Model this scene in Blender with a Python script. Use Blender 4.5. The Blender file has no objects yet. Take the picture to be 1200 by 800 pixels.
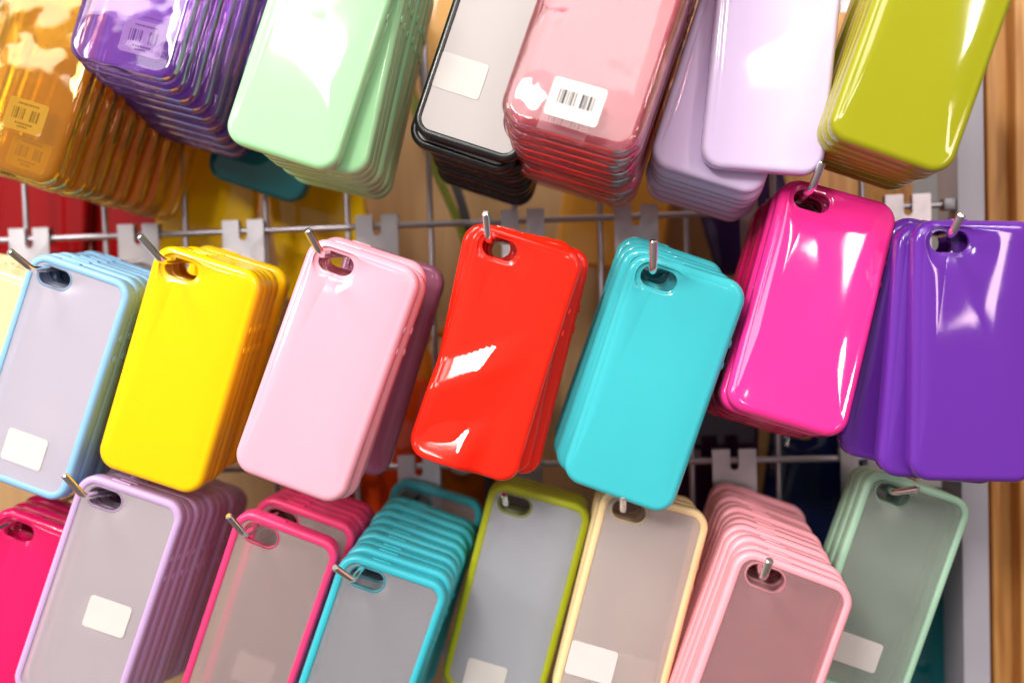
import bpy, bmesh, math, random
from mathutils import Matrix, Vector, Euler
rnd = random.Random(7)
SC = bpy.context.scene
COL = SC.collection
R = math.radians

# ------------------------------------------------------------------ helpers
def tag(o, label=None, cat=None, group=None, kind=None):
    if label: o['label'] = label
    if cat: o['category'] = cat
    if group: o['group'] = group
    if kind: o['kind'] = kind
    return o

def link(name, me, parent=None):
    o = bpy.data.objects.new(name, me)
    COL.objects.link(o)
    if parent: o.parent = parent
    return o

def empty(name, loc=(0, 0, 0)):
    o = bpy.data.objects.new(name, None)
    o.empty_display_size = .01
    o.location = loc
    COL.objects.link(o)
    return o

def mesh_from_bm(bm, name, mat, smooth=True, angle=40):
    bmesh.ops.recalc_face_normals(bm, faces=bm.faces)
    me = bpy.data.meshes.new(name)
    bm.to_mesh(me); bm.free()
    me.materials.append(mat)
    if smooth:
        me.shade_smooth()
        if angle:
            me.set_sharp_from_angle(angle=R(angle))
    return me

def add_box(bm, x0, x1, y0, y1, z0, z1, bevel=0.0):
    r = bmesh.ops.create_cube(bm, size=1)
    vs = r['verts']
    for v in vs:
        v.co = Vector(((x0+x1)/2 + v.co.x*(x1-x0), (y0+y1)/2 + v.co.y*(y1-y0), (z0+z1)/2 + v.co.z*(z1-z0)))
    if bevel:
        es = list({e for v in vs for e in v.link_edges})
        bmesh.ops.bevel(bm, geom=es, offset=bevel, segments=2, affect='EDGES', profile=.6)

def add_tube(bm, pts, r, n=14, cap=True, dome=0.0):
    """a round bar swept along pts"""
    pts = [Vector(p) for p in pts]
    rings = []
    ref = Vector((0.137, 0.21, 0.97)).normalized()
    up = None
    for i, p in enumerate(pts):
        a = pts[max(i-1, 0)]; b = pts[min(i+1, len(pts)-1)]
        d = (b-a).normalized()
        if up is None:
            up = d.cross(ref).normalized()
        up = (up - d*up.dot(d)).normalized()
        w = d.cross(up)
        rings.append([bm.verts.new(p + up*math.cos(t*2*math.pi/n)*r + w*math.sin(t*2*math.pi/n)*r) for t in range(n)])
    for a, b in zip(rings, rings[1:]):
        for k in range(n):
            bm.faces.new((a[k], a[(k+1) % n], b[(k+1) % n], b[k]))
    if cap:
        for rg, end, q in ((rings[0], pts[0], pts[1]), (rings[-1], pts[-1], pts[-2])):
            d = (end-q).normalized()
            inner = [bm.verts.new(end + (v.co-end)*.72 + d*r*.3) for v in rg]
            for k in range(n):
                bm.faces.new((rg[k], rg[(k+1) % n], inner[(k+1) % n], inner[k]))
            bm.faces.new(inner)

# ------------------------------------------------------------------ materials
def newmat(name):
    m = bpy.data.materials.new(name); m.use_nodes = True
    nt = m.node_tree
    return m, nt, nt.nodes['Principled BSDF']

def bump(nt, b, scale, strength, dist=.001, detail=2, per_object=True, stretch=None):
    tc = nt.nodes.new('ShaderNodeTexCoord')
    mp = nt.nodes.new('ShaderNodeMapping')
    if stretch: mp.inputs['Scale'].default_value = stretch
    nt.links.new(tc.outputs['Object'], mp.inputs['Vector'])
    if per_object:
        oi = nt.nodes.new('ShaderNodeObjectInfo')
        ml = nt.nodes.new('ShaderNodeMath'); ml.operation = 'MULTIPLY'; ml.inputs[1].default_value = 37.0
        nt.links.new(oi.outputs['Random'], ml.inputs[0])
        nt.links.new(ml.outputs[0], mp.inputs['Location'])
    n = nt.nodes.new('ShaderNodeTexNoise')
    n.inputs['Scale'].default_value = scale; n.inputs['Detail'].default_value = detail
    nt.links.new(mp.outputs['Vector'], n.inputs['Vector'])
    bp = nt.nodes.new('ShaderNodeBump')
    bp.inputs['Strength'].default_value = strength; bp.inputs['Distance'].default_value = dist
    nt.links.new(n.outputs['Fac'], bp.inputs['Height'])
    nt.links.new(bp.outputs['Normal'], b.inputs['Normal'])
    return n, bp

def smudge(nt, b, base, amt=.12, scale=22):
    """faint fingerprints: roughness that varies over the surface"""
    tc = nt.nodes.new('ShaderNodeTexCoord')
    n = nt.nodes.new('ShaderNodeTexNoise'); n.inputs['Scale'].default_value = scale; n.inputs['Detail'].default_value = 4
    nt.links.new(tc.outputs['Object'], n.inputs['Vector'])
    mr = nt.nodes.new('ShaderNodeMapRange')
    mr.inputs['From Min'].default_value = .4; mr.inputs['From Max'].default_value = .75
    mr.inputs['To Min'].default_value = base; mr.inputs['To Max'].default_value = base+amt
    nt.links.new(n.outputs['Fac'], mr.inputs['Value'])
    nt.links.new(mr.outputs['Result'], b.inputs['Roughness'])

def mat_glossy(name, rgb, sss=.25, wave=.5):
    m, nt, b = newmat(name)
    b.inputs['Base Color'].default_value = (*rgb, 1)
    b.inputs['Subsurface Weight'].default_value = sss
    b.inputs['Subsurface Radius'].default_value = (1.0, .6, .4)
    b.inputs['Subsurface Scale'].default_value = .004
    b.inputs['IOR'].default_value = 1.48
    smudge(nt, b, .045, .05)
    bump(nt, b, 24, wave, .0016, 1, stretch=(1, 1, .55))
    return m

def mat_satin(name, rgb, rough=.34):
    m, nt, b = newmat(name)
    b.inputs['Base Color'].default_value = (*rgb, 1)
    b.inputs['Subsurface Weight'].default_value = .2
    b.inputs['Subsurface Radius'].default_value = (1.0, .7, .6)
    b.inputs['Subsurface Scale'].default_value = .003
    smudge(nt, b, rough, .12, 60)
    bump(nt, b, 700, .08, .0003, 2)
    return m

def mat_frost(name, rgb, trans=.72):
    m, nt, b = newmat(name)
    b.inputs['Base Color'].default_value = (*rgb, 1)
    b.inputs['Transmission Weight'].default_value = trans
    b.inputs['IOR'].default_value = 1.3
    b.inputs['Roughness'].default_value = .21
    return m

def mat_clear(name, rgb, body, mix=.16):
    """tinted clear plastic: lets tinted light straight through, with a gloss on top and a little body colour"""
    m = bpy.data.materials.new(name); m.use_nodes = True
    nt = m.node_tree; nt.nodes.clear(); L = nt.links.new
    out = nt.nodes.new('ShaderNodeOutputMaterial')
    tr = nt.nodes.new('ShaderNodeBsdfTransparent'); tr.inputs[0].default_value = (*rgb, 1)
    df = nt.nodes.new('ShaderNodeBsdfTranslucent'); df.inputs[0].default_value = (*body, 1)
    d2 = nt.nodes.new('ShaderNodeBsdfDiffuse'); d2.inputs[0].default_value = (*body, 1)
    gl = nt.nodes.new('ShaderNodeBsdfGlossy'); gl.inputs['Roughness'].default_value = .05
    fr = nt.nodes.new('ShaderNodeFresnel'); fr.inputs['IOR'].default_value = 1.5
    tc = nt.nodes.new('ShaderNodeTexCoord')
    oi = nt.nodes.new('ShaderNodeObjectInfo')
    ad = nt.nodes.new('ShaderNodeVectorMath'); ad.operation = 'ADD'
    nz = nt.nodes.new('ShaderNodeTexNoise'); nz.inputs['Scale'].default_value = 30; nz.inputs['Detail'].default_value = 1.5
    bp = nt.nodes.new('ShaderNodeBump'); bp.inputs['Strength'].default_value = .6; bp.inputs['Distance'].default_value = .0034
    L(tc.outputs['Object'], ad.inputs[0]); L(oi.outputs['Random'], ad.inputs[1]); L(ad.outputs[0], nz.inputs['Vector'])
    L(nz.outputs['Fac'], bp.inputs['Height'])
    for nd in (gl, fr): L(bp.outputs['Normal'], nd.inputs['Normal'])
    m0 = nt.nodes.new('ShaderNodeMixShader'); m0.inputs[0].default_value = .55
    L(df.outputs[0], m0.inputs[1]); L(d2.outputs[0], m0.inputs[2])
    m1 = nt.nodes.new('ShaderNodeMixShader'); m1.inputs[0].default_value = mix
    L(tr.outputs[0], m1.inputs[1]); L(m0.outputs[0], m1.inputs[2])
    m2 = nt.nodes.new('ShaderNodeMixShader')
    L(fr.outputs[0], m2.inputs[0]); L(m1.outputs[0], m2.inputs[1]); L(gl.outputs[0], m2.inputs[2])
    L(m2.outputs[0], out.inputs[0])
    return m

def mat_metal(name, rgb, rough=.25, metallic=1.0):
    m, nt, b = newmat(name)
    b.inputs['Base Color'].default_value = (*rgb, 1)
    b.inputs['Metallic'].default_value = metallic
    smudge(nt, b, rough, .18, 90)
    bump(nt, b, 300, .08, .0003, 3)
    return m

def mat_paint(name, rgb, rough=.5, var=.12, scale=30, bumpy=.15):
    m, nt, b = newmat(name)
    tc = nt.nodes.new('ShaderNodeTexCoord')
    n = nt.nodes.new('ShaderNodeTexNoise'); n.inputs['Scale'].default_value = scale; n.inputs['Detail'].default_value = 6
    nt.links.new(tc.outputs['Object'], n.inputs['Vector'])
    cr = nt.nodes.new('ShaderNodeValToRGB')
    cr.color_ramp.elements[0].position = .3; cr.color_ramp.elements[1].position = .7
    cr.color_ramp.elements[0].color = (*[c*(1-var) for c in rgb], 1)
    cr.color_ramp.elements[1].color = (*[min(1, c*(1+var)) for c in rgb], 1)
    nt.links.new(n.outputs['Fac'], cr.inputs['Fac']); nt.links.new(cr.outputs['Color'], b.inputs['Base Color'])
    b.inputs['Roughness'].default_value = rough
    bump(nt, b, scale*8, bumpy, .0006, 3)
    return m

def mat_wood(name, dark, light, rough=.45):
    m, nt, b = newmat(name)
    tc = nt.nodes.new('ShaderNodeTexCoord')
    mp = nt.nodes.new('ShaderNodeMapping'); mp.inputs['Scale'].default_value = (1, 1, .06)
    nt.links.new(tc.outputs['Object'], mp.inputs['Vector'])
    n = nt.nodes.new('ShaderNodeTexNoise'); n.inputs['Scale'].default_value = 130; n.inputs['Detail'].default_value = 7
    n.inputs['Distortion'].default_value = 1.2
    nt.links.new(mp.outputs['Vector'], n.inputs['Vector'])
    cr = nt.nodes.new('ShaderNodeValToRGB')
    cr.color_ramp.elements[0].position = .33; cr.color_ramp.elements[1].position = .68
    cr.color_ramp.elements[0].color = (*dark, 1); cr.color_ramp.elements[1].color = (*light, 1)
    nt.links.new(n.outputs['Fac'], cr.inputs['Fac']); nt.links.new(cr.outputs['Color'], b.inputs['Base Color'])
    b.inputs['Roughness'].default_value = rough
    bp = nt.nodes.new('ShaderNodeBump'); bp.inputs['Strength'].default_value = .25; bp.inputs['Distance'].default_value = .0008
    nt.links.new(n.outputs['Fac'], bp.inputs['Height']); nt.links.new(bp.outputs['Normal'], b.inputs['Normal'])
    return m

M_CHROME = mat_metal('chrome', (.86, .85, .84), .12)
M_STEEL = mat_metal('steel_plate', (.50, .47, .50), .32)
M_WIRE = mat_metal('wire', (.44, .41, .46), .36)
M_PAPER = mat_paint('sticker_paper', (.62, .58, .56), .6, .03, 60, .05)
M_INK = mat_paint('ink', (.035, .035, .045), .6, .1, 60, .0)

# ------------------------------------------------------------------ the phone case: contours
W, H, DEP, CR = .060, .125, .0094, .0105
HX, HZ = .0165, .0105            # camera hole from the left and the top edge; the case's origin is the hole's centre
XL, XR, ZT, ZB = -HX, W-HX, HZ, HZ-H
SLA, SLR = .0041, .0050          # slot: half straight length, radius

def base_points():
    """outline points as (kind, ...) sorted by angle round the hole centre"""
    P = []
    corners = [(XL+CR, ZT-CR, 90, 180), (XL+CR, ZB+CR, 180, 270), (XR-CR, ZB+CR, 270, 360), (XR-CR, ZT-CR, 0, 90)]
    for cx, cz, a0, a1 in corners:
        for k in range(11):
            a = R(a0+(a1-a0)*k/10)
            P.append(('arc', cx, cz, math.cos(a), math.sin(a)))
    def line(x0, z0, x1, z1, nx, nz, n):
        for k in range(1, n):
            t = k/n
            P.append(('lin', x0+(x1-x0)*t, z0+(z1-z0)*t, nx, nz))
    line(XL+CR, ZT, XR-CR, ZT, 0, 1, 24)
    line(XL+CR, ZB, XR-CR, ZB, 0, -1, 20)
    line(XL, ZT-CR, XL, ZB+CR, -1, 0, 46)
    line(XR, ZT-CR, XR, ZB+CR, 1, 0, 36)
    def pos(p, d):
        if p[0] == 'arc':
            return (p[1]+(CR-d)*p[3], p[2]+(CR-d)*p[4])
        return (p[1]-d*p[3], p[2]-d*p[4])
    P.sort(key=lambda p: math.atan2(pos(p, 0)[1], pos(p, 0)[0]))
    return P, pos
BP, OPOS = base_points()
NB = len(BP)

def outline(d):
    return [OPOS(p, d) for p in BP]

def slot(e=0.0):
    """the camera slot grown by e, one point for each outline point"""
    r = SLR+e
    out = []
    for p in BP:
        x, z = OPOS(p, 0)
        l = math.hypot(x, z); ux, uz = x/l, z/l
        t = r/abs(uz) if abs(uz) > 1e-6 else 1e9
        if abs(t*ux) > SLA:
            s = 1 if ux > 0 else -1
            bq = -s*SLA*ux; cq = SLA*SLA-r*r
            t = -bq + math.sqrt(max(bq*bq-cq, 0))
        out.append((t*ux, t*uz))
    return out

def mixc(a, b, t):
    return [(p[0]+(q[0]-p[0])*t, p[1]+(q[1]-p[1])*t) for p, q in zip(a, b)]

def loft(rings, close=True):
    """rings: list of (contour, y) -> closed surface"""
    bm = bmesh.new()
    vr = [[bm.verts.new((x, y, z)) for x, z in c] for c, y in rings]
    n = NB
    pairs = list(zip(vr, vr[1:]))
    if close: pairs.append((vr[-1], vr[0]))
    for a, b in pairs:
        for k in range(n):
            bm.faces.new((a[k], a[(k+1) % n], b[(k+1) % n], b[k]))
    return bm

def scale_bm(bm, s):
    if s != 1:
        for v in bm.verts: v.co = Vector((v.co.x*s, v.co.y*(.5+.5*s), v.co.z*s))

def fillet(r, y0=0.0, n=6, dmax=None):
    return [(r*(1-math.sin(t*math.pi/2/n)), y0+r*(1-math.cos(t*math.pi/2/n))) for t in range(n+1)]

def glossy_bm(r=.0033, wall=.0013, crown=.0, bend=None, s=1):
    rings = []
    # hole wall from the inside out, then the rounded rim round the hole
    rings += [(slot(.0002), .0026), (slot(.0), .0012), (slot(.0002), .0006), (slot(.0007), .00035), (slot(.0013), .0004),
              (slot(.0018), .00015), (slot(.0023), .0)]
    h, o = slot(.0023), outline(r+.0005)
    for t in ([k/56 for k in range(1, 57)] if bend else (.12, .3, .5, .65, .75, .83, .9, .96, 1.0)):
        rings.append((mixc(h, o, t), -crown*(1-t**5)*min(1, t/.25)))
    for d, y in fillet(r): rings.append((outline(d), y))
    rings += [(outline(0), .0062), (outline(.0), .0084), (outline(.0003), .0091), (outline(.001), .0094),
              (outline(.0019), .0093), (outline(.0021), .0088), (outline(wall), .0078), (outline(wall), .0036),
              (outline(wall+.0012), .0018), (outline(wall+.0026), .0013)]
    o2, h2 = outline(wall+.003), slot(.0011)
    rings += [(mixc(o2, h2, t), .0013) for t in (.25, .6, 1.0)] + [(slot(.0011), .0026)]
    bm = loft(rings)
    if bend:
        for v in bm.verts: v.co = bend(v.co)
    scale_bm(bm, s)
    return bm

def frame_bm(s=1):
    rings = [(outline(.0042), .0009), (outline(.0040), .0003), (outline(.0036), .0)]
    for d, y in fillet(.0022): rings.append((outline(d), y))
    rings += [(outline(0), .006), (outline(0), .0086), (outline(.0003), .0092), (outline(.001), .0094), (outline(.0019), .0093),
              (outline(.0021), .0088), (outline(.0014), .0078), (outline(.0014), .0034), (outline(.0024), .0019), (outline(.0046), .0017), (outline(.0046), .0013)]
    bm = loft(rings); scale_bm(bm, s); return bm

def panel_bm(s=1):
    a, b = slot(.0), outline(.0041)
    rings = [(slot(.0), .0014), (slot(.0), .0008), (slot(.0004), .0006)]
    rings += [(mixc(slot(.0004), b, t), .00058) for t in (.2, .5, .8, 1.0)]
    rings += [(b, .0016)] + [(mixc(b, a, t), .0016) for t in (.3, .7)]
    bm = loft(rings); scale_bm(bm, s); return bm

def rim_bm(s=1):
    rings = [(slot(.0003), .0042), (slot(.0002), .0009), (slot(.0004), .00052), (slot(.0009), .00045), (slot(.0012), .00059), (slot(.0012), .0042)]
    bm = loft(rings); scale_bm(bm, s); return bm

def knob_bm(s=1):
    """round volume bump on the right side wall, axis +x"""
    bm = bmesh.new(); n = 18
    prof = [(.0021, -.0003), (.0021, .0003), (.0018, .0006), (.0012, .00065), (.0008, .0005), (.0, .0005)]
    rings = []
    for r, h in prof[:-1]:
        rings.append([bm.verts.new((h, r*math.cos(2*math.pi*k/n), r*math.sin(2*math.pi*k/n))) for k in range(n)])
    for a, b in zip(rings, rings[1:]):
        for k in range(n): bm.faces.new((a[k], a[(k+1) % n], b[(k+1) % n], b[k]))
    bm.faces.new(rings[-1]); bm.faces.new(rings[0])
    scale_bm(bm, 1); return bm

def pill_bm(L, w, h):
    """raised pad: long along x, wide along y, rising along z"""
    bm = bmesh.new()
    add_box(bm, -L/2, L/2, -w/2, w/2, -.0003, h, .0004)
    return bm

def rrect_bm(w, h, r, t, bow=0.0):
    """thin rounded sheet in XZ, facing -Y"""
    bm = bmesh.new(); pts = []
    for cx, cz, a0 in ((w/2-r, h/2-r, 0), (-w/2+r, h/2-r, 90), (-w/2+r, -h/2+r, 180), (w/2-r, -h/2+r, 270)):
        for k in range(6):
            a = R(a0+18*k); pts.append((cx+r*math.cos(a), cz+r*math.sin(a)))
    f = [bm.verts.new((x, -t, z)) for x, z in pts]; b = [bm.verts.new((x, 0, z)) for x, z in pts]
    bm.faces.new(f); bm.faces.new(b)
    n = len(pts)
    for k in range(n): bm.faces.new((f[k], f[(k+1) % n], b[(k+1) % n], b[k]))
    return bm

def barcode_bm(w, h, seed, text=True):
    rr = random.Random(seed); bm = bmesh.new(); x = -w*.33
    while x < w*.33:
        bw = rr.choice((.0003, .0004, .0007, .0011))
        if abs(x-w*.03) > .0011:
            add_box(bm, x, x+bw, -.0004, -.0001, -h*.14, h*.22)
        x += bw+rr.choice((.0004, .0005, .0009))
    if text:   # lines of print too small to read
        for z, l in ((h*.36, .25), (-h*.26, .2), (-h*.36, .12)):
            x = -w*l
            while x < w*l:
                bw = rr.uniform(.0006, .0012)
                add_box(bm, x, x+bw, -.0004, -.0001, z-h*.03, z+h*.03); x += bw+.0005
    return bm

MESH = {}
def mesh(key, fn, mat, **kw):
    k = (key, mat.name, tuple(sorted((a, str(b)) for a, b in kw.items())))
    if k not in MESH:
        MESH[k] = mesh_from_bm(fn(**kw), key, mat)
    return MESH[k]

# ------------------------------------------------------------------ one case of each kind (built once per colour, then copied)
def stickers(root, lst, s, y=0.0):
    for (lx, lz, rot, w, h, code) in lst:
        p = link('price_sticker', mesh('price_sticker', rrect_bm, M_PAPER, w=w, h=h, r=.0018, t=.00022), root)
        p.location = (lx, .0021 if code == 3 else y-.00006, lz); p.rotation_euler = (0, R(rot), 0)
        if code:
            b = link('barcode', mesh('barcode', barcode_bm, M_INK, w=w, h=h, seed=3, text=(code >= 2)), p)

def side_buttons(root, mat, s=1):
    for zz in (.031, .0425):
        k = link('volume_button', mesh('volume_button', knob_bm, mat), root)
        k.location = (XR*s, .0052, (HZ-zz)*s)
    k = link('power_button', mesh('power_button', pill_bm, mat, L=.0105, w=.0034, h=.0006), root)
    k.location = ((XL+.021)*s, .0052, ZT*s)

def build_case(kind, mats, s=1, bend=None):
    if kind == 'frosted':
        root = empty('phone_case')
        link('frame', mesh('frame', frame_bm, mats[0], s=s), root)
        link('back_panel', mesh('back_panel', panel_bm, mats[1], s=s), root)
        link('camera_rim', mesh('camera_rim', rim_bm, mats[2], s=s), root)
        side_buttons(root, mats[0], s)
    else:
        root = empty('phone_case')
        if kind == 'clear':
            me = mesh('shell', glossy_bm, mats[0], r=.0042, wall=.0011, s=s)
        elif bend:
            me = mesh_from_bm(glossy_bm(crown=.0006, bend=bend), 'shell', mats[0])
        else:
            me = mesh('shell', glossy_bm, mats[0], crown=.0011)
        link('shell', me, root)
        side_buttons(root, mats[0], s)
    return root

def copy_tree(o, parent=None):
    c = o.copy(); COL.objects.link(c)
    if parent: c.parent = parent
    for ch in o.children: copy_tree(ch, c)
    return c

ORD = ['front', 'second', 'third', 'fourth', 'fifth', 'sixth', 'seventh', 'eighth', 'ninth', 'tenth', 'eleventh', 'twelfth', 'thirteenth', 'fourteenth']

def set_pose(o, p):
    x, y, z, ro, ti, ya = p
    # local: roll about y, then tilt about x, then yaw about z
    m = Matrix.Rotation(R(ya), 4, 'Z') @ Matrix.Rotation(R(ti), 4, 'X') @ Matrix.Rotation(R(ro), 4, 'Y')
    m.translation = (x, y, z)
    o.matrix_world = m

def stack(desc, where, kind, mats, pose, n, pitch, d=(0, 0), s=1, over=None, stick=None, bend=None, jit=.5, alt=None):
    """cases hung one behind another on one prong; d = sideways and upward drift per metre towards the grid"""
    proto = build_case(kind, mats, s)
    poses = []
    for i in range(n):
        x, y, z, ro, ti, ya = pose
        dy = pitch*i
        o = (over or {}).get(i)
        if o: dy = o[0]
        j = (rnd.uniform(-jit, jit), rnd.uniform(-.0009, .0009), rnd.uniform(-.0012, .0004)) if i else (0, 0, 0)
        q = [x+d[0]*dy+j[1], y+dy, z+d[1]*dy+j[2], ro+j[0], ti*(1-i/n*.6), ya*(1-i/n*.6)]
        if o:
            for k, v in zip((0, 2, 3, 4, 5), o[1:]): q[k] += v
        poses.append(q)
    objs = []
    for i, q in enumerate(poses):
        if alt and i in alt:
            c = build_case(kind, alt[i][0], s)
        elif i == 0 and bend:
            c = build_case(kind, mats, s, bend)
        elif i == (1 if bend else 0):
            c = proto
        else:
            c = copy_tree(proto)
        set_pose(c, q)
        ds = alt[i][1] if alt and i in alt else desc
        if i == 0: lab = f'{ds}, front one of stack {where}'
        elif i == n-1: lab = f'{ds}, rearmost in stack {where}'
        else: lab = f'{ds}, {ORD[i]} from front in stack {where}'
        tag(c, lab, 'phone case', f'{desc}s {where}')
        objs.append(c)
    # stickers after copying, so that each case has its own
    for i, lst in (stick or {}).items():
        stickers(objs[i], lst, s, .00058 if kind == 'frosted' else 0)
    return objs, poses

# ------------------------------------------------------------------ hooks
PLATE_TOP = {1: .2125, 2: .0575, 3: -.0965}
def plate_bm(w=.027, h=.044, t=.0014):
    """flat steel plate with a U-slot in its top edge; origin at the top centre, front face at y=0"""
    bm = bmesh.new()
    sw, sd = .0027, .0105
    pts = [(-w/2, 0), (-w/2, -h), (w/2, -h), (w/2, 0), (sw, 0), (sw, -sd)]
    pts += [(sw*math.cos(R(a)), -sd+sw*math.sin(R(a))) for a in (-30, -60, -90, -120, -150)]
    pts += [(-sw, -sd), (-sw, 0)]
    f = bm.faces.new([bm.verts.new((x, 0, z)) for x, z in pts])
    e = bmesh.ops.extrude_face_region(bm, geom=[f])
    bmesh.ops.translate(bm, vec=(0, t, 0), verts=[v for v in e['geom'] if isinstance(v, bmesh.types.BMVert)])
    bmesh.ops.triangulate(bm, faces=[q for q in bm.faces if len(q.verts) > 4])
    return bm

def clip_bm():
    """two tabs folded back over the wire"""
    bm = bmesh.new()
    for sx in (-1, 1):
        x0, x1 = sorted((sx*.0034, sx*.0132))
        add_box(bm, x0, x1, .0016, .0080, -.0016, -.0002, .0003)
        add_box(bm, x0, x1, .0066, .0080, -.010, -.0017, .0003)
    return bm

def hook(label, row, px, pose, end_z, tip=(0, -.010, .014), ext=.0115, s=1):
    """back plate clipped to the wire, prong running out through the camera holes with its tip bent up"""
    zt = PLATE_TOP[row]
    root = empty('display_hook', (px, -.004, zt))
    tag(root, label, 'hook', 'chrome display hooks on the wire grid')
    link('back_plate', mesh('back_plate', plate_bm, M_STEEL), root)
    link('clip', mesh('clip', clip_bm, M_STEEL), root)
    x, y, z, ro = pose[:4]
    # prong rests against the top edge of the hole
    lx, lz = -SLA*s*.9-(SLR*s-.0022)*math.sin(R(ro)), (SLR*s-.0022)*math.cos(R(ro))
    hx, hz = x+lx*math.cos(R(ro))+lz*math.sin(R(ro)), z-lx*math.sin(R(ro))+lz*math.cos(R(ro))
    a = Vector((0, .0, end_z-zt)); b = Vector((hx-px, y-ext+.004, hz-zt))
    pts = [a, a+(b-a)*.15, a+(b-a)*.4, a+(b-a)*.7, b]
    dirb = (b-a).normalized(); t = Vector(tip); L = t.length; tn = t.normalized()
    rb = .006; p0 = b
    for k in range(1, 6):
        u = k/6
        dd = (dirb*(1-u)+tn*u).normalized()
        p0 = p0+dd*(rb/5); pts.append(p0.copy())
    L *= .72
    pts.append(p0+tn*L*.5); pts.append(p0+tn*L)
    bm = bmesh.new(); add_tube(bm, pts, .0019, 16)
    link('prong', mesh_from_bm(bm, 'prong', M_CHROME), root)
    return root

# ------------------------------------------------------------------ wire grid, post, wall
GZ = [.0505, -.104, .205, -.2585]
GX0, GS = .0083, .0538
grid = empty('wire_grid', (0, 0, -.30))
tag(grid, 'silver wire grid panel that carries all the hooks and phone cases', 'display grid')
def wire(p, q, r=.0019):
    bm = bmesh.new(); add_tube(bm, [p, q], r, 12)
    o = link('wire', mesh_from_bm(bm, 'wire', M_WIRE), grid); o.location = (0, 0, .30)
for k in range(-8, 4):
    x = GX0+k*GS
    wire((x, .0030, -.30), (x, .0030, .30))
for z in GZ: wire((-.46, 0, z), (.2215, 0, z), .0020)
M_STUB = mat_metal('stub', (.25, .24, .26), .4)
for z in GZ:
    gf = bmesh.new(); add_box(gf, .2165, .2235, -.0045, .0045, z-.0035, z+.0035, .0008)
    o = link('end_stub', mesh_from_bm(gf, 'end_stub', M_STUB), grid); o.location = (0, 0, .30)

M_POST = mat_paint('grey_post', (.40, .38, .44), .42, .08, 14, .12)
bm = bmesh.new(); add_box(bm, .2240, .2400, -.0060, .030, -.42, .42, .0012)
tag(link('upright_post', mesh_from_bm(bm, 'upright_post', M_POST)), 'grey metal upright post at the right end of the wire grid', 'post')

M_WOOD = mat_wood('orange_wood', (.42, .17, .035), (.72, .38, .12))
M_WOODL = mat_wood('pale_wood', (.42, .22, .07), (.78, .52, .24))
wp = empty('wood_panelling', (.33, .05, -.42))
tag(wp, 'orange brown wooden panelling with upright mouldings right of the grey post', 'panelling')
def plank(name, x0, x1, y0, y1, m, bev=.002):
    bm = bmesh.new(); add_box(bm, x0, x1, y0, y1, -.42, .42, bev)
    o = link(name, mesh_from_bm(bm, name, m), wp); o.location = (-.33, -.05, .42)
plank('board', .243, .42, .062, .075, M_WOOD)
plank('board', .125, .2238, .075, .088, M_WOOD)
plank('moulding', .2435, .250, .036, .0615, M_WOODL)
plank('moulding', .254, .259, .044, .0615, M_WOODL)
plank('moulding', .2635, .2675, .050, .0615, M_WOOD)
plank('moulding', .280, .32, .046, .0615, M_WOOD)

M_WALL = mat_wood('tan_board', (.40, .23, .10), (.49, .29, .125), .55)
bm = bmesh.new(); add_box(bm, -.75, .2405, .13, .15, -.6, .6)
tag(link('back_wall', mesh_from_bm(bm, 'back_wall', M_WALL, False)), 'tan wooden board behind the wire grid', 'wall')

# ------------------------------------------------------------------ colours
def C(h):
    v = [int(h[i:i+2], 16)/255 for i in (0, 2, 4)]
    return tuple((c/12.92 if c <= .04045 else ((c+.055)/1.055)**2.4) for c in v)
G = lambda n, h, s=.25: [mat_glossy(n, C(h), s)]
YEL = G('yellow', 'FFC600'); PNK = G('baby_pink', 'F0A8BA'); RED = [mat_glossy('red', C('F4240F'), .25, .03)]; TUR = G('turquoise', '40BAC4')
MAG = G('magenta', 'F0308F'); PUR = G('violet', '642C9C'); MGR = G('mint_gloss', 'A6DDA8'); LAV = G('lavender', 'E2CCF2')
OLI = G('olive', '9C9C16'); HOT = G('hot_pink', 'D8145F'); CRM = G('cream_gloss', 'EFD49A')
F = lambda n, h, p, t=.80: [mat_satin(n+'_frame', C(h)), mat_frost(n+'_panel', C(p), t), mat_frost(n+'_rim', C(h), .5)]
BLU = F('blue', '86B6DC', 'EDE6F4', .60); LIL = F('lilac', 'BFA0CC', 'EFE4EA', .68); ROS = F('rose', 'E63A74', 'EEDCDA')
CYA = F('cyan', '36B4C4', 'EAE8EE'); LIM = F('lime', 'A6AE12', 'EAECF4', .70); CRE = F('cream', 'E6CC98', 'F0E6E2', .73)
PKF = F('pink', 'EFA0AC', 'EDBFC4'); MIN = F('mint', 'A6CFB4', 'DDE8DF')
BLK = [mat_satin('black_frame', (.012, .012, .014), .2), mat_frost('white_panel', C('C8C0C0'), .2), mat_frost('white_rim', C('ECE4E4'), .3)]
ORA = [mat_clear('clear_orange', (1, .91, .52), C('FFB42C'), .17)]
VIO = [mat_clear('clear_violet', (.96, .88, 1), C('B866FF'), .17)]
CPK = [mat_clear('clear_pink', (1, .88, .91), C('FF8292'), .17)]
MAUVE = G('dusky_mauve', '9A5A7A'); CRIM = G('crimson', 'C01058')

def sstep(a, b, t):
    t = min(max((t-a)/(b-a), 0), 1); return t*t*(3-2*t)

def red_bend(co):
    """a soft case that has been squashed: waisted sides and two shallow dents across the back"""
    x, y, z = co
    u = (x-XL)/W; v = (ZT-z)/H
    w = math.sin(math.pi*min(max(v, 0), 1))
    x += .0024*w*(1-u) - .0010*w*u
    k = 1-sstep(.35, .85, u)
    vv = v + .32*(u-.3)
    lin = lambda a, b: min(max((vv-a)/(b-a), 0), 1)
    y += (-.0039*lin(.50, .625) + .0039*lin(.65, .87))*k - .0055*lin(.85, 1.0)*(1-sstep(.45, .7, u))
    y += .0018*w*(1-u)
    return Vector((x, y, z))

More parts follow.
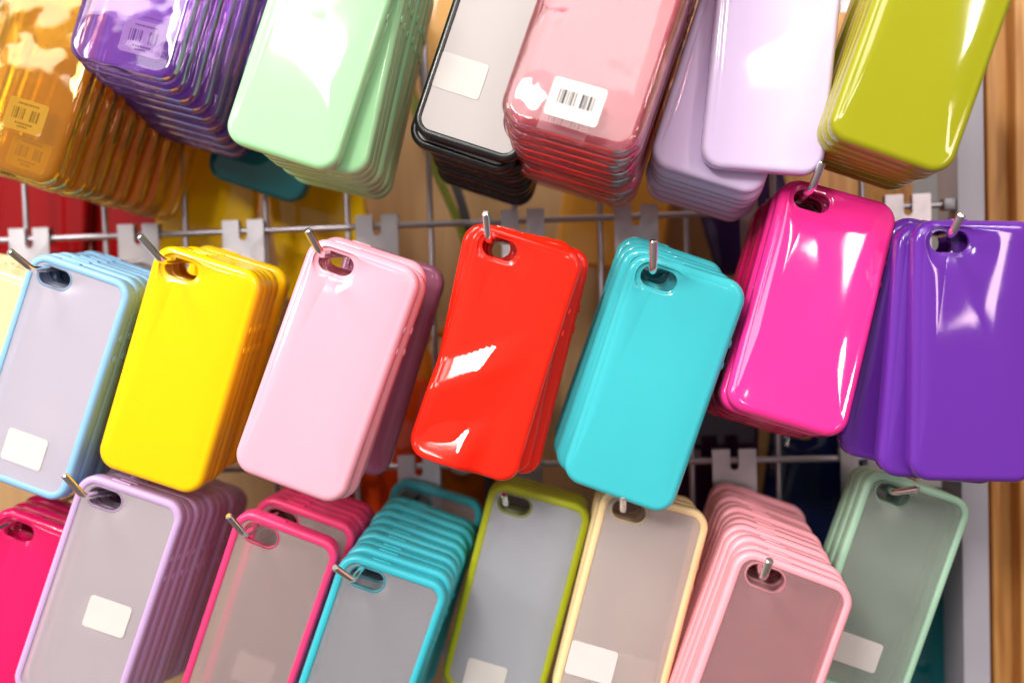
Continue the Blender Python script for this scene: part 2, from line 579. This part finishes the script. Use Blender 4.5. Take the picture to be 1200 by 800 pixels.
ST = lambda x, z, code=0, w=.0235, h=.0175, rot=0: (x, z, rot, w, h, code)

# ------------------------------------------------------------------ middle row
R2 = .033
def hang(desc, where, kind, mats, pose, n, pitch, plate, row, endz, hlabel, tip=(0, -.010, .014), hk=True, **kw):
    dx = 0 if plate is None else (plate-pose[0])/abs(pose[1])
    dz = (endz-pose[2]-.002)/abs(pose[1])
    d = kw.pop('d', (dx, dz))
    objs, poses = stack(desc, where, kind, mats, pose, n, pitch, d=d, **kw)
    if hk:
        hook(hlabel, row, plate if plate is not None else pose[0], pose, endz, tip, s=kw.get('s', 1))
    return objs

hang('glossy cream phone case', 'at left edge, middle row', 'glossy', CRM, (-.347, -.100, .0235, 20, -2, 0), 6, .0105, -.3633, 2, R2,
     'hook of the cream cases at the left edge, its plate below the orange cases')
hang('light blue framed frosted phone case', 'left of yellow cases', 'frosted', BLU, (-.2861, -.1147, .0205, 20.2, -2.4, -.9), 6, .0105, -.2897, 2, R2,
     'hook with dark upturned tip holding the light blue frosted cases', stick={0: [ST(.0135, -.093)], 1: [ST(.019, -.080)]}, tip=(-.006, -.011, .010))
hang('glossy yellow phone case', 'of yellow cases', 'glossy', YEL, (-.2148, -.1168, .0224, 19.2, .2, .5), 5, .0100, -.2200, 2, R2,
     'hook with shiny upturned tip holding the glossy yellow cases', over={4: (.056, 0, 0, 0)}, tip=(-.008, -.010, .014))
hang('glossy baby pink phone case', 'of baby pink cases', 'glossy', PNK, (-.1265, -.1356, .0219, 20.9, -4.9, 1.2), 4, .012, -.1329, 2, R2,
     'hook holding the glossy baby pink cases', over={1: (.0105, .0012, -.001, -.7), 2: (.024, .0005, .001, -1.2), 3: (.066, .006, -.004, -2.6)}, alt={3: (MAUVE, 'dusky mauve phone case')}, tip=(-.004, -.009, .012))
hang('glossy red phone case', 'of red cases', 'glossy', RED, (-.0448, -.1262, .0268, 19.0, 1.6, -.5), 4, .011, -.0400, 2, R2+.003,
     'hook holding the bent glossy red cases', bend=red_bend, over={1: (.013, -.0045, .0012, -4.5), 2: (.025, .002, -.001, -3), 3: (.036, -.004, -.001, -2)}, tip=(0, -.009, .013))
hang('glossy turquoise phone case', 'of turquoise cases', 'glossy', TUR, (.0349, -.1293, .0087, 20.0, 4.5, -7.5), 4, .013, .0307, 2, R2,
     'hook with tall upright tip holding the glossy turquoise cases', over={1: (.012, -.002, .002, .5), 2: (.026, -.003, .003, 1), 3: (.046, -.003, .004, .5)}, tip=(0, -.006, .015))
hang('glossy magenta phone case', 'of magenta cases', 'glossy', MAG, (.1148, -.1098, .0462, 18.6, -15, 3.5), 7, .0102, .108, 2, .035,
     'hook behind the lavender cases holding the glossy magenta cases', tip=(.004, -.008, .013), alt={i: (CRIM, 'darker crimson phone case') for i in range(2, 7)})
hang('glossy violet phone case', 'of violet cases', 'glossy', PUR, (.1723, -.1395, .0218, 2.6, -1.9, 2.9), 3, .012, .1954, 2, R2,
     'hook holding the glossy violet cases beside the grey post', d=(0, .04), over={1: (.0115, -.0035, -.001, 3.5), 2: (.030, -.004, .001, 12)}, tip=(.002, -.006, .008))

# ------------------------------------------------------------------ bottom row
R3 = -.122
hang('glossy hot pink phone case', 'at left edge, bottom row', 'glossy', HOT, (-.3286, -.090, -.1221, 20, 0, 0), 3, .0125, -.325, 3, R3+.01,
     'hook of the hot pink cases at the left edge of the bottom row', tip=(-.01, -.01, .004))
hang('lilac framed frosted phone case', 'of lilac cases', 'frosted', LIL, (-.2631, -.1163, -.0994, 20.4, -2.2, 3.9), 10, .0106, -.262, 3, R3+.012,
     'hook holding the long stack of lilac frosted cases', stick={0: [ST(.0214, -.0596)], 1: [ST(.0125, -.066, rot=14)]}, tip=(-.006, -.009, .014))
hang('rose framed frosted phone case', 'of rose cases', 'frosted', ROS, (-.1796, -.1109, -.1217, 21.8, 3.1, -1.1), 6, .0100, -.175, 3, R3+.006,
     'hook holding the rose framed frosted cases', over={i: (.021+.0102*i, .001, .001, -.8) for i in range(1, 6)}, stick={1: [ST(.011, -.091)]}, tip=(-.005, -.010, .013))
hang('cyan framed frosted phone case', 'of cyan cases', 'frosted', CYA, (-.1211, -.1175, -.1441, 21.0, 1.6, 4.0), 10, .0104, -.1115, 3, R3,
     'hook holding the long stack of cyan frosted cases', tip=(-.007, -.010, .010), over={9: (.1035, 0, .003, -3)}, stick={1: [ST(.012, -.104)]})
hang('lime framed frosted phone case', 'of lime cases', 'frosted', LIM, (-.0455, -.0689, -.1161, 16.2, .8, -2.3), 4, .0104, -.046, 3, R3+.006,
     'hook tip below the red cases holding the lime framed frosted cases', stick={0: [ST(.0081, -.1019)], 1: [ST(.016, -.108)]}, tip=(0, -.007, .006))
hang('cream framed frosted phone case', 'of cream framed cases', 'frosted', CRE, (.0185, -.0911, -.1159, 16.1, -2.9, -.6), 3, .011, .016, 3, R3+.006,
     'hook tip in front of the turquoise cases holding the cream framed cases', over={1: (.020, -.001, .0, -1), 2: (.031, -.001, 0, -1.4)},
     stick={0: [ST(.0009, -.0847, w=.026, h=.0185)], 1: [ST(.027, -.089)]}, tip=(0, -.012, .010))
hang('pink framed frosted phone case', 'of pink framed cases', 'frosted', PKF, (.0818, -.1434, -.1381, 21.5, -4.6, .3), 12, .0112, .0877, 3, R3-.004,
     'hook holding the long stack of pink framed frosted cases', tip=(.002, -.008, .011), over={11: (.1245, -.001, .002, -2)})
hang('mint framed frosted phone case', 'of mint cases', 'frosted', MIN, (.1663, -.0635, -.1146, 20.4, -1.9, .4), 3, .0118, .166, 3, R3+.006,
     'hook holding the mint framed frosted cases below the violet cases', stick={0: [ST(.0093, -.0899, w=.027, h=.017)], 1: [ST(.004, -.105)]}, tip=(.010, -.010, .004))

# ------------------------------------------------------------------ top row
R1 = .192
hang('clear orange phone case', 'of clear orange cases', 'clear', ORA, (-.2931, -.095, .204, 19, -6, 0), 10, .0098, -.2931, 1, .2,
     'hook above the picture holding the clear orange cases', s=1.12, d=(.27, -.12), jit=1.4, stick={0: [ST(.0205, -.0935, 3)], 1: [ST(.022, -.112, 3)]})
hang('clear violet phone case', 'of clear violet cases', 'clear', VIO, (-.2168, -.122, .2372, 17, -5.5, 0), 9, .0106, -.2168, 1, .236,
     'hook above the picture holding the clear violet cases', d=(.06, -.30), jit=1.2, stick={0: [ST(.0215, -.095, 3)], 1: [ST(.018, -.085, 3)]})
hang('glossy mint green phone case', 'of mint green cases', 'glossy', MGR, (-.1256, -.1387, .1870, 19.7, -3.9, .2), 8, .0106, -.1256, 1, R1,
     'hook above the picture holding the glossy mint green cases', d=(0, -.08), over={i: (.0106*i, 0, 0, -6.5+.3*i) for i in range(1, 8)}, jit=.9)
hang('black framed white phone case', 'of black framed white cases', 'frosted', BLK, (-.0362, -.1065, .1918, 20.3, -3.3, -.4), 8, .0098, -.0332, 1, R1,
     'hook above the picture holding the black framed white cases', d=(0, -.22), stick={0: [ST(.0002, -.0788, w=.026, h=.019)]}, over={1: (.0098, -.0025, -.001, 1)})
hang('clear pink phone case', 'of clear pink cases', 'clear', CPK, (.0202, -.1576, .1974, 19.5, -9, -3.1), 9, .0106, .0269, 1, .2,
     'hook above the picture holding the clear pink cases', s=1.12, d=(0, -.16), jit=1.2, stick={0: [ST(.0151, -.1108, 1, .0255, .0185)], 1: [ST(.011, -.116, 1)]})
hang('glossy lavender phone case', 'of lavender cases', 'glossy', LAV, (.0870, -.1279, .1753, 7.0, -.8, -.4), 8, .0100, .0870, 1, R1,
     'hook above the picture holding the glossy lavender cases', d=(0, -.16), over={i: (.0100*i+.002, -.0015, -.003, 12.6) for i in range(1, 8)})
hang('glossy olive green phone case', 'of olive cases', 'glossy', OLI, (.1671, -.1528, .1728, 21.0, -1.6, 2.8), 7, .0098, .1671, 1, R1,
     'hook above the picture holding the glossy olive green cases', d=(0, 0))

# ------------------------------------------------------------------ things hanging behind the grid
BRED = G('back_red', '8C0C10'); BYEL = G('back_yellow', 'F0C010'); BNAV = G('navy', '101840'); BORG = G('back_orange', 'E04A10')
BTEA = G('teal', '0E5A60'); BPLU = G('plum', '3A1838')
def behind(desc, label, mats, pose, s=1):
    c = build_case('glossy', mats); set_pose(c, pose); c.scale = (s, 1, s)
    tag(c, label, 'phone case', 'phone cases hanging behind the grid')
for lab, mt, p, s in (
    ('red case behind the grid below the clear orange cases', BRED, (-.385, .030, .135, 6, 0, 0), 1.15),
    ('deep red case behind the grid left of the yellow ones', BRED, (-.335, .045, .115, -4, 0, 0), 1.1),
    ('yellow case behind the grid above the glossy yellow cases', BYEL, (-.262, .030, .15, 8, 0, 0), 1.15),
    ('second yellow case behind the grid, above the baby pink cases', BYEL, (-.205, .040, .13, -6, 0, 0), 1.1),
    ('navy case behind the grid left of the mint framed cases', BNAV, (.135, .030, -.09, 8, 0, 0), 1.1),
    ('orange red case behind the grid between pink and red cases', BORG, (-.155, .035, -.055, 10, 0, 0), 1.1),
    ('amber brown case behind the grid above the cyan cases', G('amber', 'A85A10'), (-.10, .050, -.03, 0, 0, 0), 1.25),
    ('plum case behind the grid left of the pink framed cases', BPLU, (.06, .030, -.03, 3, 0, 0), 1.2),
    ('dark teal case behind the grid at the foot of the grey post', BTEA, (.185, .030, -.14, 4, 0, 0), 1.2),
    ('dark violet case behind the grid below the lavender cases', G('dark_violet', '2C1840'), (.075, .045, .125, -14, 0, 0), 1.0),
    ('pale tan case behind the grid left of the black framed cases', G('pale_tan', 'D8A868'), (-.105, .075, .29, 14, 0, 0), 1.1),
    ('amber case behind the grid below the clear pink cases', G('pale_amber', 'C88A38'), (.02, .085, .17, 9, 0, 0), 1.3),
    ('dark green blue case behind the clear violet cases', BTEA, (-.180, -.016, .198, 20, 0, 0), 1.1),
):
    behind('', lab, mt, p, s)

# cables hanging down behind the grid
def cable(label, pts, r, rgb):
    bm = bmesh.new(); P = [Vector(p) for p in pts]; out = []
    Q = [P[0]*2-P[1]]+P+[P[-1]*2-P[-2]]
    for a, b, c, d in zip(Q, Q[1:], Q[2:], Q[3:]):
        for k in range(8):
            t = k/8
            out.append(.5*((2*b)+(c-a)*t+(2*a-5*b+4*c-d)*t*t+(3*b-a-3*c+d)*t**3))
    out.append(P[-1])
    add_tube(bm, out, r, 10)
    tag(link('cable', mesh_from_bm(bm, 'cable', mat_satin('cable_'+label[:9], rgb, .4))), label, 'cable', 'cables behind the grid')
cable('olive green cable hanging behind the grid left of the red cases', [(-.13, .05, .32), (-.115, .045, .14), (-.085, .04, .05), (-.06, .04, -.03), (-.055, .05, -.2)], .0030, C('7C8420'))
cable('dark grey cable hanging behind the grid left of the red cases', [(-.12, .06, .32), (-.108, .055, .15), (-.083, .05, .06), (-.07, .05, -.02), (-.075, .05, -.2)], .0034, C('4A4C52'))
cable('thin blue grey cable behind the grid above the baby pink cases', [(-.20, .05, .32), (-.195, .05, .12), (-.186, .05, .04), (-.17, .06, -.1), (-.17, .06, -.25)], .0022, C('5C7480'))

bm = bmesh.new(); n = 28
prof = [(0, .0), (.009, .0), (.0115, .0006), (.0125, .002), (.0125, .006), (.0, .006)]
rg = [[bm.verts.new((r*math.cos(2*math.pi*k/n), y, r*math.sin(2*math.pi*k/n))) for k in range(n)] for r, y in prof[1:-1]]
for a, b in zip(rg, rg[1:]):
    for k in range(n): bm.faces.new((a[k], a[(k+1) % n], b[(k+1) % n], b[k]))
bm.faces.new(rg[0]); bm.faces.new(rg[-1])
o = link('round_disc', mesh_from_bm(bm, 'round_disc', mat_satin('pale_disc', C('C8C4C8'), .4))); o.location = (-.088, .034, -.104)
tag(o, 'pale grey round disc behind the grid below the red cases', 'disc')

# ------------------------------------------------------------------ camera
f = 35/36*1200; VP = (690, 350); roll = R(1.8)
Yc = Vector(((VP[0]-600)/f, (400-VP[1])/f, -1)).normalized()
Xc = Vector((math.cos(roll), math.sin(roll), 0)); Xc = (Xc-Yc*Xc.dot(Yc)).normalized()
Zc = Xc.cross(Yc)
rot = Matrix((Xc, Yc, Zc))            # camera -> world
cd = bpy.data.cameras.new('camera'); cam = bpy.data.objects.new('camera', cd); COL.objects.link(cam)
cam.matrix_world = Matrix.Translation((0, -.63, 0)) @ rot.to_4x4()
cd.lens = 35; cd.sensor_width = 36; cd.clip_start = .02; cd.clip_end = 50
cd.dof.use_dof = True; cd.dof.focus_distance = .505; cd.dof.aperture_fstop = 3.4; cd.dof.aperture_blades = 7
SC.camera = cam

# ------------------------------------------------------------------ light: shop ceiling lamps behind and above the camera, one added low pink light, a soft room round them
def lamp(name, loc, target, sx, sy, power, col=(1, .955, .895), roll=0):
    d = bpy.data.lights.new(name, 'AREA'); d.shape = 'RECTANGLE'; d.size = sx; d.size_y = sy; d.energy = power; d.color = col
    o = bpy.data.objects.new(name, d); COL.objects.link(o); o.location = loc
    o.rotation_euler = (Vector(target)-Vector(loc)).to_track_quat('-Z', 'Y').to_euler()
    o.rotation_euler.rotate_axis('Z', R(roll))
lamp('area_lamp', (-.62, -1.9, .85), (0, 0, 0), .42, .13, 18, roll=-35)
lamp('area_lamp', (.42, -1.8, .52), (0, 0, 0), .18, .10, 2.0, (1, .9, .78), roll=15)
lamp('area_lamp', (1.22, -2.0, .74), (0, 0, 0), .07, .26, 5, roll=20)
lamp('area_lamp', (1.22, -2.0, .24), (0, 0, 0), .14, .40, 4.5, (1, .72, .68), roll=-25)  # added low pink light, gives the pinkish highlight on the violet case
lamp('area_lamp', (.95, -1.8, 1.15), (0, 0, 0), .11, .28, 5, roll=25)
lamp('area_lamp', (-.60, -1.9, 1.28), (0, 0, 0), 1.7, .55, 27)
lamp('area_lamp', (-.75, -.95, 1.55), (0, 0, 0), .6, .4, 23)
lamp('area_lamp', (-1.5, -1.3, .7), (0, 0, 0), .5, .4, 15)

w = bpy.data.worlds.new('World'); SC.world = w; w.use_nodes = True
nt = w.node_tree; bg = nt.nodes['Background']
tc = nt.nodes.new('ShaderNodeTexCoord'); dp = nt.nodes.new('ShaderNodeVectorMath'); dp.operation = 'DOT_PRODUCT'
dp.inputs[1].default_value = Vector((-.5, -.25, .83)).normalized(); cr = nt.nodes.new('ShaderNodeValToRGB')
mr = nt.nodes.new('ShaderNodeMapRange'); mr.inputs['From Min'].default_value = -1; mr.inputs['From Max'].default_value = 1
nt.links.new(tc.outputs['Generated'], dp.inputs[0]); nt.links.new(dp.outputs['Value'], mr.inputs['Value']); nt.links.new(mr.outputs['Result'], cr.inputs['Fac'])
e = cr.color_ramp.elements
e[0].position = 0; e[0].color = (.20, .14, .09, 1)
e[1].position = 1; e[1].color = (.95, .92, .90, 1)
e2 = e.new(.5); e2.color = (.38, .35, .35, 1)
nt.links.new(cr.outputs['Color'], bg.inputs['Color']); bg.inputs['Strength'].default_value = .75

SC.view_settings.view_transform = 'Standard'; SC.view_settings.look = 'None'
SC.view_settings.exposure = -.07; SC.view_settings.gamma = 1
SC.cycles.max_bounces = 18; SC.cycles.transmission_bounces = 16; SC.cycles.transparent_max_bounces = 64
SC.cycles.diffuse_bounces = 9; SC.cycles.glossy_bounces = 5
SC.cycles.use_denoising = True
SC.cycles.sample_clamp_indirect = 6
SC.cycles.caustics_reflective = False; SC.cycles.caustics_refractive = True
